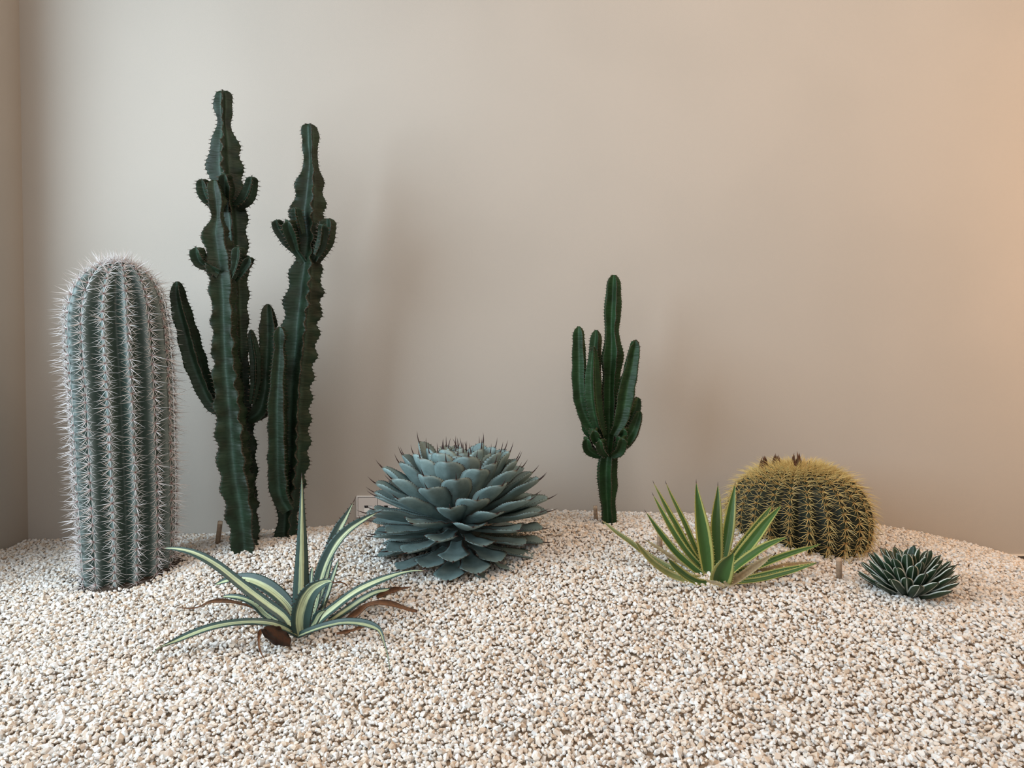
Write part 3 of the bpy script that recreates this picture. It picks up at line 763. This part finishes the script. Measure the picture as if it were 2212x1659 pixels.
# 4. small white-edged agave
M['queen_leaf'] = leaf_mat('dark_leaf_white_edge', (0.022, 0.045, 0.022), (0.60, 0.62, 0.55), 0.83, 0.90, tip=(0.02, 0.015, 0.01), tipv=(.985, 1), rough=0.4, var=0.3, keel=(0.50, 0.52, 0.45), nscale=60, wob=.05)
YQ = 2.26; cQ = pt(1962, 1300, YQ); zq = gz(cQ[0], YQ)
qa = empty('white_edged_agave', (cQ[0], YQ, zq), 'small dark green agave with white leaf edges, low in the gravel at the far right', 'agave')
QPROF = [(0, .7), (.2, .76), (.45, .92), (.65, 1.0), (.8, .96), (.9, .78), (.96, .52), (1, .12)]
rosette(qa, 66, 0.14, 0.97, lambda f: .146 - .022 * max(0, (f - .5) / .5), lambda f: .040 - .005 * f, QPROF, M['queen_leaf'],
        0.002, 0.02, (.45, .30, .12), (.30, .34, .34), 0.010, 0.005, 0.0012, 0, 0, rbase=.012, jit=.04, azi0=.2, nseg=16, var=6, fold=1.1)

# 5. barrel cactus
YB = 2.78; cB = pt(1722, 1122, YB)
gB = pt(1722, 1200, 2.53)
bar = empty('barrel_cactus', (cB[0], YB, gB[2] - .03), 'round ribbed barrel cactus with golden curved spines and dried flowers on its crown', 'cactus')
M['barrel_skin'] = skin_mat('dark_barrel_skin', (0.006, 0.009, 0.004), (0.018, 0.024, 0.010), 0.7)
a_ = 150 * mpp(YB); zc_ = cB[2] - (gB[2] - .03)
bp = []
for e in np.linspace(-62, 84, 60):
    er = R(e); rr = a_ * max(math.cos(er), 0) ** (0.72); zz = zc_ + (0.200 if e > 0 else 0.20) * math.sin(er)
    bp.append(((0, 0, zz), max(rr, .01)))
BR = 25
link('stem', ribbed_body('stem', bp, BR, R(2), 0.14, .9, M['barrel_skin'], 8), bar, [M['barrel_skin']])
bcl = []
for k in range(8):
    rd = random.Random(500 + k); g = Geo()
    for j in range(8):
        th = (2*PI*(j + .5) / 8) + rd.uniform(-.2, .2); dx, dy = math.cos(th), math.sin(th) * .75
        cone(g, (0, 0, 0), (dx, dy * .7 - .1, rd.uniform(.3, .5)), .046 * rd.uniform(.8, 1.2) * (1 if abs(dx) > .5 else .7), .0012, 3, (0, -.10, -.12), 3)
    for j in range(3):
        cone(g, (0, 0, 0), (rd.uniform(-.5, .5), rd.uniform(-.6, .1), 1), .050 * rd.uniform(.8, 1.15), .00135, 3, (0, -.45, -.1), 3)
    bcl.append(g)
bme = []
for g in bcl:
    q = g.mesh('spine_cluster', False); q.materials.append(M['barrel_spine']); bme.append(q)
place_clusters(bar, bp, BR, R(2), 0.0245, bcl, bme, 0.985, 0.03, facing=-.1, mat=M['barrel_spine'], scale_fn=lambda s: random.uniform(.85, 1.1) * (1 if s < .8 else 1.0))
# wool and dense crown spines
M['wool'] = simple('crown_wool', (0.40, 0.28, 0.13), 0.95, 0.25, 150)
topz = bp[-1][0][2]
lathe('crown_wool', [(.10, -.030), (.09, -.004), (.06, .006), (.03, .008), (.006, .008)], 24, M['wool'], bar, (0, 0, topz - .004))
g = Geo()
for k in range(1500):
    q = .175 * math.sqrt(random.random()); th = random.uniform(0, 2*PI)
    zz = np.interp(q, [0, .06, .12, .175], [topz + .004, topz, topz - .018, topz - .05]); tl = q / .175
    cone(g, (q*math.cos(th), q*math.sin(th), zz), (math.cos(th)*tl*1.1 + random.uniform(-.5, .5), math.sin(th)*tl*1.1 + random.uniform(-.5, .5), 1.0), random.uniform(.028, .050), .0011, 3, (0, 0, -.1), 2)
o = link('crown_spines', g.mesh('crown_spines', False), bar, [M['barrel_spine']]); o['kind'] = 'stuff'
M['dryflower'] = simple('dried_flower', (0.085, 0.035, 0.015), 0.8, 0.4, 90)
for (x, y, hgt, dy) in ((1650, 992, 34, .02), (1676, 985, 30, .04), (1722, 984, 38, .0), (1748, 998, 24, -.02), (1762, 1004, 20, -.05)):
    p = pt(x, y + 9, YB + dy) - np.array(bar.location); g = Geo(); hm = hgt * mpp(YB)
    rd = random.Random(x)
    for j in range(9):
        th = 2*PI*j/9; b0_ = np.array([math.cos(th), math.sin(th), 0]); cone(g, b0_ * hm * .12 - np.array([0, 0, hm*.75]), (math.cos(th)*.30 + rd.uniform(-.1, .1), math.sin(th)*.30 + rd.uniform(-.1, .1), 1), hm * rd.uniform(.85, 1.35), hm * .17, 5, tuple(-b0_ * .32), 4)
    o = link('dried_flower', g.mesh('dried_flower', True), bar, [M['dryflower']]); o.location = p

# ------------------------------------------------------------------ path leaves
def path_leaf(name, root, org, pts, Y0, Y1, mats, n=34, hint=(0, -.75, .65), cup=.25, thick=.008, teeth=.012, tlen=.004, spine=.02, sr=.0016, seed=0, lift=0.006, label=None, roll=0.0, wave=0.0, fold=1.2, t0=.08, flip=1):
    """pts (x, y, full width px). the leaf keeps clear of the gravel by sliding along its sight line"""
    rows = []
    k = len(pts)
    for i, (x, y, w) in enumerate(pts):
        Y = Y0 + (Y1 - Y0) * (i / (k - 1)); p = pt(x, y, Y)
        for _ in range(60):
            if i == 0 or p[2] > gz(p[0], p[1]) + lift: break
            Y -= .006; p = pt(x, y, Y)
        rows.append([*p, w * mpp(Y) / 2])
    Q = catmull(np.array(rows), n); P = Q[:, :3] - np.array(org); w = np.maximum(Q[:, 3], .0006)
    T = np.gradient(P, axis=0); T /= np.linalg.norm(T, axis=1)[:, None]
    h = np.array(hint, float); S = np.cross(T, h); S /= np.linalg.norm(S, axis=1)[:, None] + 1e-9
    Nn = np.cross(S, T); Nn /= np.linalg.norm(Nn, axis=1)[:, None]
    if roll:
        cr, sr_ = math.cos(roll), math.sin(roll); S, Nn = S * cr + Nn * sr_, Nn * cr - S * sr_
    if flip < 0: Nn = -Nn; S = -S
    me_ = leaf_mesh(name, P, S, Nn, w, cup=cup, thick=thick, nu=11, teeth=teeth, tlen=tlen, seed=seed, wave=wave, fold=fold, t0=t0)
    o = link(name, me_, root, mats)
    if label: o['label'] = label
    if spine:
        sm_ = add_tip_spine('leaf_spine', P, Nn, spine, sr, 0.05); link('leaf_spine', sm_, o, [M['terminal']])
    return o
# 6. variegated agave, coordinates in a zoomed crop
def ZV(l): return [(320 + x / 3.687, 1020 + y / 3.687, w / 3.687) for x, y, w in l]
M['var_leaf'] = leaf_mat('variegated_leaf', (0.50, 0.54, 0.31), (0.034, 0.064, 0.056), 0.30, 0.42, tip=(0.09, 0.035, 0.025), tipv=(.955, 1), rough=.42, var=.12, nscale=14, wob=.25, streak=.8, back=(.20, .30, .22), shift=.5)
M['dead_leaf'] = leaf_mat('dried_brown_leaf', (0.20, 0.085, 0.035), (0.09, 0.04, 0.022), .5, .9, rough=.8, var=.5, nscale=50)
M['dead_dark'] = leaf_mat('dark_dead_leaf', (0.085, 0.034, 0.016), (0.04, 0.018, 0.01), .3, .8, rough=.85, var=.6, nscale=60)
orgV = pt(642, 1372, 2.12)
va = empty('variegated_agave', tuple(orgV), 'sprawling agave with long cream-striped blue-green leaves, front left in the gravel', 'agave')
vm = [M['var_leaf'], M['tooth']]; dm = [M['dead_leaf'], M['tooth']]
kw = dict(teeth=.016, tlen=.005)
path_leaf('leaf', va, orgV, ZV([(1160,1260,80),(1080,1150,92),(960,1060,95),(820,955,92),(700,860,84),(560,750,80),(430,672,70),(330,632,55),(220,610,36),(110,605,6)]), 2.12, 2.16, vm, hint=(.15,-.8,.5), cup=.25, seed=1, spine=.012, **kw)
path_leaf('leaf', va, orgV, ZV([(1190,1300,70),(1120,1262,85),(1010,1215,85),(850,1195,80),(680,1205,80),(500,1240,85),(330,1300,85),(210,1350,60),(140,1375,26),(70,1410,12),(10,1480,4)]), 2.08, 1.9, vm, hint=(0,-.45,.9), cup=.3, seed=2, spine=.01, **kw)
path_leaf('leaf', va, orgV, ZV([(1180,1200,70),(1130,1080,105),(1040,980,125),(930,900,125),(820,855,110),(710,845,78),(600,870,50),(520,902,8)]), 2.16, 2.30, vm, hint=(.1,-.75,.6), cup=.3, seed=3, spine=.006, **kw)
path_leaf('leaf', va, orgV, ZV([(1130,1250,70),(1020,1190,85),(930,1130,90),(860,1060,80),(760,1010,62),(660,992,50),(585,992,20)]), 2.12, 2.16, vm, hint=(.2,-.6,.8), cup=.3, seed=4, spine=.004, **kw)
path_leaf('leaf', va, orgV, ZV([(1210,1290,110),(1218,1100,122),(1220,900,112),(1225,700,92),(1226,500,68),(1226,350,48),(1226,220,32),(1226,120,18),(1224,30,4)]), 2.16, 2.20, vm, hint=(.35,-1,.1), cup=-.45, seed=5, spine=.012, fold=1.6, **kw)
path_leaf('leaf', va, orgV, ZV([(1240,1220,60),(1330,1060,95),(1400,880,105),(1440,700,115),(1480,560,112),(1530,440,92),(1580,350,56),(1615,280,22),(1640,228,4)]), 2.20, 2.30, vm, hint=(-.3,-.9,.2), cup=.45, seed=6, spine=.02, **kw)
path_leaf('leaf', va, orgV, ZV([(1260,1250,80),(1330,1070,110),(1370,880,125),(1430,700,130),(1510,560,118),(1600,460,90),(1700,390,60),(1780,345,30),(1835,318,4)]), 2.15, 2.18, vm, hint=(-.5,-.9,.3), cup=.45, seed=7, spine=.02, **kw)
path_leaf('leaf', va, orgV, ZV([(1230,1290,150),(1220,1190,170),(1240,1080,180),(1275,990,165),(1330,925,135),(1395,885,80),(1440,870,48),(1470,872,10)]), 2.09, 2.0, vm, hint=(.2,-1,.35), cup=.4, seed=8, spine=0, fold=1.5, label='short broad leaf at the front, its tip curled over', **kw)
path_leaf('leaf', va, orgV, ZV([(1290,1290,80),(1370,1180,95),(1500,1070,92),(1650,960,88),(1800,885,80),(1930,835,60),(2040,800,32),(2130,785,18),(2212,786,5)]), 2.14, 2.14, vm, hint=(-.2,-.75,.7), cup=.35, seed=9, spine=.012, **kw)
path_leaf('leaf', va, orgV, ZV([(1320,1250,60),(1480,1170,70),(1600,1090,78),(1720,1010,75),(1820,960,62),(1930,940,40),(2020,930,26),(2090,912,5)]), 2.19, 2.2, vm, hint=(-.1,-.6,.8), cup=.35, seed=10, spine=0, **kw)
path_leaf('leaf', va, orgV, ZV([(1200,1300,70),(1300,1260,80),(1420,1222,78),(1560,1195,76),(1680,1200,80),(1780,1225,74),(1845,1262,42),(1875,1340,22),(1900,1430,16),(1920,1530,10),(1925,1600,4)]), 2.06, 1.86, vm, hint=(-.1,-.5,.85), cup=.3, seed=11, spine=0, n=40, **kw)
path_leaf('leaf', va, orgV, ZV([(1300,1260,60),(1380,1120,80),(1430,980,72),(1470,850,62),(1500,760,44),(1520,690,10)]), 2.22, 2.3, vm, hint=(-.6,-.8,.2), cup=.4, seed=12, spine=0, **kw)
path_leaf('leaf', va, orgV, ZV([(1270,1200,50),(1300,1000,60),(1300,880,60),(1305,800,40),(1312,750,8)]), 2.24, 2.3, vm, hint=(-.4,-.8,.2), cup=.4, seed=13, spine=0, **kw)
path_leaf('leaf', va, orgV, ZV([(1270,1290,60),(1330,1210,90),(1370,1140,90),(1400,1110,30),(1415,1105,6)]), 2.11, 2.08, vm, hint=(-.5,-.8,.4), cup=.5, seed=14, spine=0, label='stubby inner leaf with a dull brown stripe', **kw)
D_ = dict(teeth=0, spine=0, cup=.8, wave=.5, thick=.004)
path_leaf('dried_leaf', va, orgV, ZV([(880,1090,34),(760,1055,26),(620,1030,40),(500,1035,30),(380,1082,18),(230,1080,4)]), 2.16, 2.16, dm, seed=20, label='thin dried brown leaf tip', **D_)
path_leaf('dried_leaf', va, orgV, ZV([(1560,1200,50),(1680,1120,62),(1740,1070,60),(1830,1045,54),(1930,1052,50),(2020,1080,48),(2100,1105,44),(2145,1112,26)]), 2.12, 2.12, dm, seed=21, label='curled dried orange-brown leaf', **D_)
path_leaf('dried_leaf', va, orgV, ZV([(1820,1000,30),(1900,970,56),(1980,940,50),(2050,925,24),(2088,916,5)]), 2.17, 2.17, dm, seed=22, label='torn dried brown leaf end', **D_)
for q_, (pp_, sd_) in enumerate((([(1140,1350,80),(1080,1320,96),(1020,1280,84),(965,1248,52),(925,1236,10)], 23), ([(1090,1350,80),(1030,1325,100),(970,1290,84),(925,1262,40),(915,1250,12)], 27), ([(1100,1330,60),(1040,1280,70),(1000,1240,50),(985,1222,12)], 28))):
    path_leaf('dried_leaf', va, orgV, ZV(pp_), 2.03 + .012 * q_, 1.97 + .012 * q_, [M['dead_dark'], M['tooth']], seed=sd_, label='dark brown stump of a dead leaf', lift=.001, hint=(.3,-1,.3), teeth=0, spine=0, cup=-.35, wave=.45, thick=.008, roll=(-.5, .2, .7)[q_])
path_leaf('dried_leaf', va, orgV, ZV([(915,1250,40),(890,1300,36),(885,1380,22),(905,1450,14),(925,1485,5)]), 2.02, 1.9, dm, seed=24, label='shrivelled hanging leaf strip', **D_)
path_leaf('dried_leaf', va, orgV, ZV([(1470,885,14),(1530,878,16),(1580,900,10),(1595,925,3)]), 2.2, 2.2, dm, seed=25, label='thin dry leaf wisp', **D_)
path_leaf('dried_leaf', va, orgV, ZV([(1500,1290,30),(1620,1265,34),(1700,1240,26),(1760,1230,6)]), 2.08, 2.08, dm, seed=26, label='dry brown leaf under the drooping leaf', **D_)

# 7. green agave with yellow margins
def ZG(l): return [(1300 + x / 4.608, 1030 + y / 4.608, w / 4.608) for x, y, w in l]
M['green_leaf'] = leaf_mat('green_leaf_yellow_edge', (0.050, 0.115, 0.028), (0.36, 0.36, 0.11), 0.60, 0.70, tip=(0.16, 0.09, 0.05), tipv=(.97, 1), rough=.36, var=.12, nscale=30, wob=.12, back=(.06, .13, .03))
M['olive_leaf'] = leaf_mat('faded_olive_leaf', (0.13, 0.15, 0.05), (0.30, 0.28, 0.13), 0.55, 0.72, tip=(0.2, 0.12, 0.07), tipv=(.95, 1), rough=.5, var=.25, nscale=30, wob=.2)
M['straw_leaf'] = leaf_mat('straw_leaf', (0.26, 0.19, 0.10), (0.36, 0.29, 0.17), 0.4, 0.8, tip=(0.2, 0.12, 0.07), rough=.7, var=.35, nscale=40)
orgG = pt(1542, 1258, 2.3)
gr = empty('yellow_edged_agave', tuple(orgG), 'spiky green agave with yellow leaf margins in front of the barrel cactus', 'agave')
gm = [M['green_leaf'], simple('yellow_tooth', (0.40, 0.33, 0.10), .6)]; om = [M['olive_leaf'], gm[1]]; sm3 = [M['straw_leaf'], gm[1]]
kg = dict(teeth=.009, tlen=.0035, thick=.006)
GL = [ # name pts Y0 Y1 mats hint cup
 ([(1090,1030,60),(900,1000,70),(720,930,76),(540,840,76),(380,730,70),(250,630,60),(130,545,46),(50,475,24),(-5,430,4)], 2.34, 2.42, om, (.1,-.7,.6), .45),
 ([(1060,1050,60),(860,1035,72),(700,985,78),(560,900,78),(450,800,70),(380,710,48),(335,640,8)], 2.28, 2.26, om, (.2,-.8,.5), .45),
 ([(1080,1055,60),(960,1050,80),(850,1000,92),(760,930,92),(690,860,62),(655,812,8)], 2.26, 2.2, gm, (.4,-.9,.3), .5),
 ([(1090,1020,60),(960,950,76),(850,860,84),(740,760,86),(640,640,80),(550,520,62),(490,430,34),(440,352,4)], 2.32, 2.36, gm, (.3,-.9,.3), .4),
 ([(1080,1000,40),(870,900,40),(740,830,44),(620,750,44),(530,690,34),(425,625,5)], 2.36, 2.42, sm3, (0,-.8,.5), .5),
 ([(1090,1000,60),(980,900,72),(850,760,80),(750,620,84),(660,470,78),(590,340,54),(545,250,30),(510,180,4)], 2.34, 2.42, gm, (.5,-.9,.2), .4),
 ([(1090,980,60),(960,850,76),(840,680,90),(740,500,92),(650,340,80),(580,200,50),(540,115,24),(517,62,4)], 2.36, 2.46, gm, (.7,-.8,.2), .5),
 ([(1090,960,60),(980,820,76),(900,660,86),(820,470,84),(740,300,64),(680,170,38),(640,65,4)], 2.38, 2.48, gm, (.7,-.9,.2), .4),
 ([(1100,940,80),(1060,700,120),(1030,520,120),(990,350,90),(960,220,50),(950,130,6)], 2.40, 2.46, gm, (-.4,-.9,.2), .4),
 ([(1050,990,120),(1035,860,165),(1010,680,190),(985,500,176),(965,350,130),(950,220,80),(942,130,40),(940,55,5)], 2.33, 2.35, gm, (.15,-1,.1), .5),
 ([(1130,960,110),(1135,780,138),(1130,600,150),(1130,430,138),(1140,290,98),(1150,180,52),(1155,80,5)], 2.36, 2.40, gm, (.1,-1,.1), .5),
 ([(1170,960,90),(1210,780,120),(1240,620,135),(1265,450,130),(1285,310,100),(1305,190,56),(1327,72,5)], 2.38, 2.46, gm, (-.1,-1,.15), .5),
 ([(1200,950,60),(1310,790,86),(1420,650,96),(1530,510,90),(1620,390,60),(1695,285,5)], 2.40, 2.50, gm, (-.4,-.8,.3), .4),
 ([(1230,980,90),(1330,850,120),(1430,720,134),(1540,580,128),(1640,450,92),(1720,360,50),(1792,280,5)], 2.33, 2.38, gm, (-.3,-.9,.3), .45),
 ([(1240,990,80),(1360,880,98),(1480,790,106),(1600,710,92),(1720,650,62),(1800,618,30),(1850,602,5)], 2.31, 2.33, gm, (-.4,-.7,.6), .4),
 ([(1220,1010,60),(1400,940,74),(1560,890,80),(1720,825,80),(1870,770,72),(2010,725,50),(2110,695,22),(2190,662,4)], 2.32, 2.34, gm, (-.1,-.7,.6), .45),
 ([(1230,1030,50),(1450,1010,60),(1640,970,64),(1820,930,64),(1980,900,52),(2080,875,32),(2150,852,4)], 2.30, 2.30, gm, (-.1,-.6,.7), .4),
 ([(1230,1050,50),(1420,1045,60),(1600,1020,62),(1780,975,60),(1920,935,50),(2050,890,28),(2130,868,4)], 2.26, 2.24, gm, (-.1,-.6,.7), .4),
 ([(1170,1045,150),(1180,1010,230),(1205,940,236),(1245,860,180),(1285,800,90),(1312,752,8)], 2.24, 2.18, gm, (-.15,-1,.25), .45),
 ([(1220,1070,60),(1310,1040,84),(1420,970,88),(1530,890,84),(1620,830,56),(1695,775,5)], 2.22, 2.2, sm3, (-.3,-.9,.4), .5),
 ([(1300,1000,40),(1480,950,50),(1640,930,46),(1800,890,50),(1960,870,44),(2120,845,5)], 2.36, 2.40, sm3, (0,-.6,.7), .5),
 ([(1040,1030,20),(1090,1050,40),(1150,1065,50),(1200,1090,34),(1222,1115,5)], 2.2, 2.16, sm3, (0,-.8,.5), .5),
]
for k, (pp, y0, y1, mm_, hn, cu) in enumerate(GL):
    lab = 'dried straw-coloured leaf' if mm_ is sm3 else None
    path_leaf('dried_leaf' if mm_ is sm3 else 'leaf', gr, orgG, ZG(pp), y0, y1, mm_, hint=hn, cup=cu, seed=60 + k, spine=.012 if mm_ is gm else 0, sr=.0013, lift=.004, label=lab, **kg)

# ------------------------------------------------------------------ clear stake tubes
m, nt, b = newmat('brown_clear_tube'); b.inputs['Base Color'].default_value = (0.80, 0.66, 0.52, 1); b.inputs['Roughness'].default_value = 0.12
b.inputs['Transmission Weight'].default_value = 0.8; b.inputs['IOR'].default_value = 1.3
M['tube'] = m
M['tube_in'] = simple('tube_filling', (0.42, 0.33, 0.25), .8, .35, 90)
def stake(x, yt, yb, w, Y, lean, label):
    p0 = pt(x, yb, Y); p1 = pt(x + lean, yt, Y); h = p1[2] - p0[2]; r = w * mpp(Y) / 2
    o = empty('stake_tube', (p0[0], Y, p0[2]), label, 'stake')
    lathe('tube', [(r, -.03), (r, h - r*.4), (r*.92, h - r*.12), (r*.7, h), (r*.55, h)], 18, M['tube'], o)
    lathe('filling', [(r*.72, -.028), (r*.72, h - r*1.6), (r*.6, h - r*1.4)], 14, M['tube_in'], o)
    o.rotation_euler = (0, math.atan2(p1[0] - p0[0], h), 0)
stake(471, 1125, 1166, 10.5, 2.78, 5, 'clear brown tube stake leaning beside the tallest euphorbia')
stake(1288, 1092, 1128, 9, 2.86, -2.5, 'clear brown tube stake beside the trunk of the small armed euphorbia')
stake(1425, 1150, 1190, 12, 2.52, 0, 'clear brown tube stake behind the leaves of the yellow-edged agave')
stake(818, 1124, 1142, 7, 2.86, 0, 'clear brown tube stake mostly hidden behind the blue-grey agave')
stake(1813, 1204, 1252, 12, 2.36, -1, 'clear brown tube stake left of the small white-edged agave')
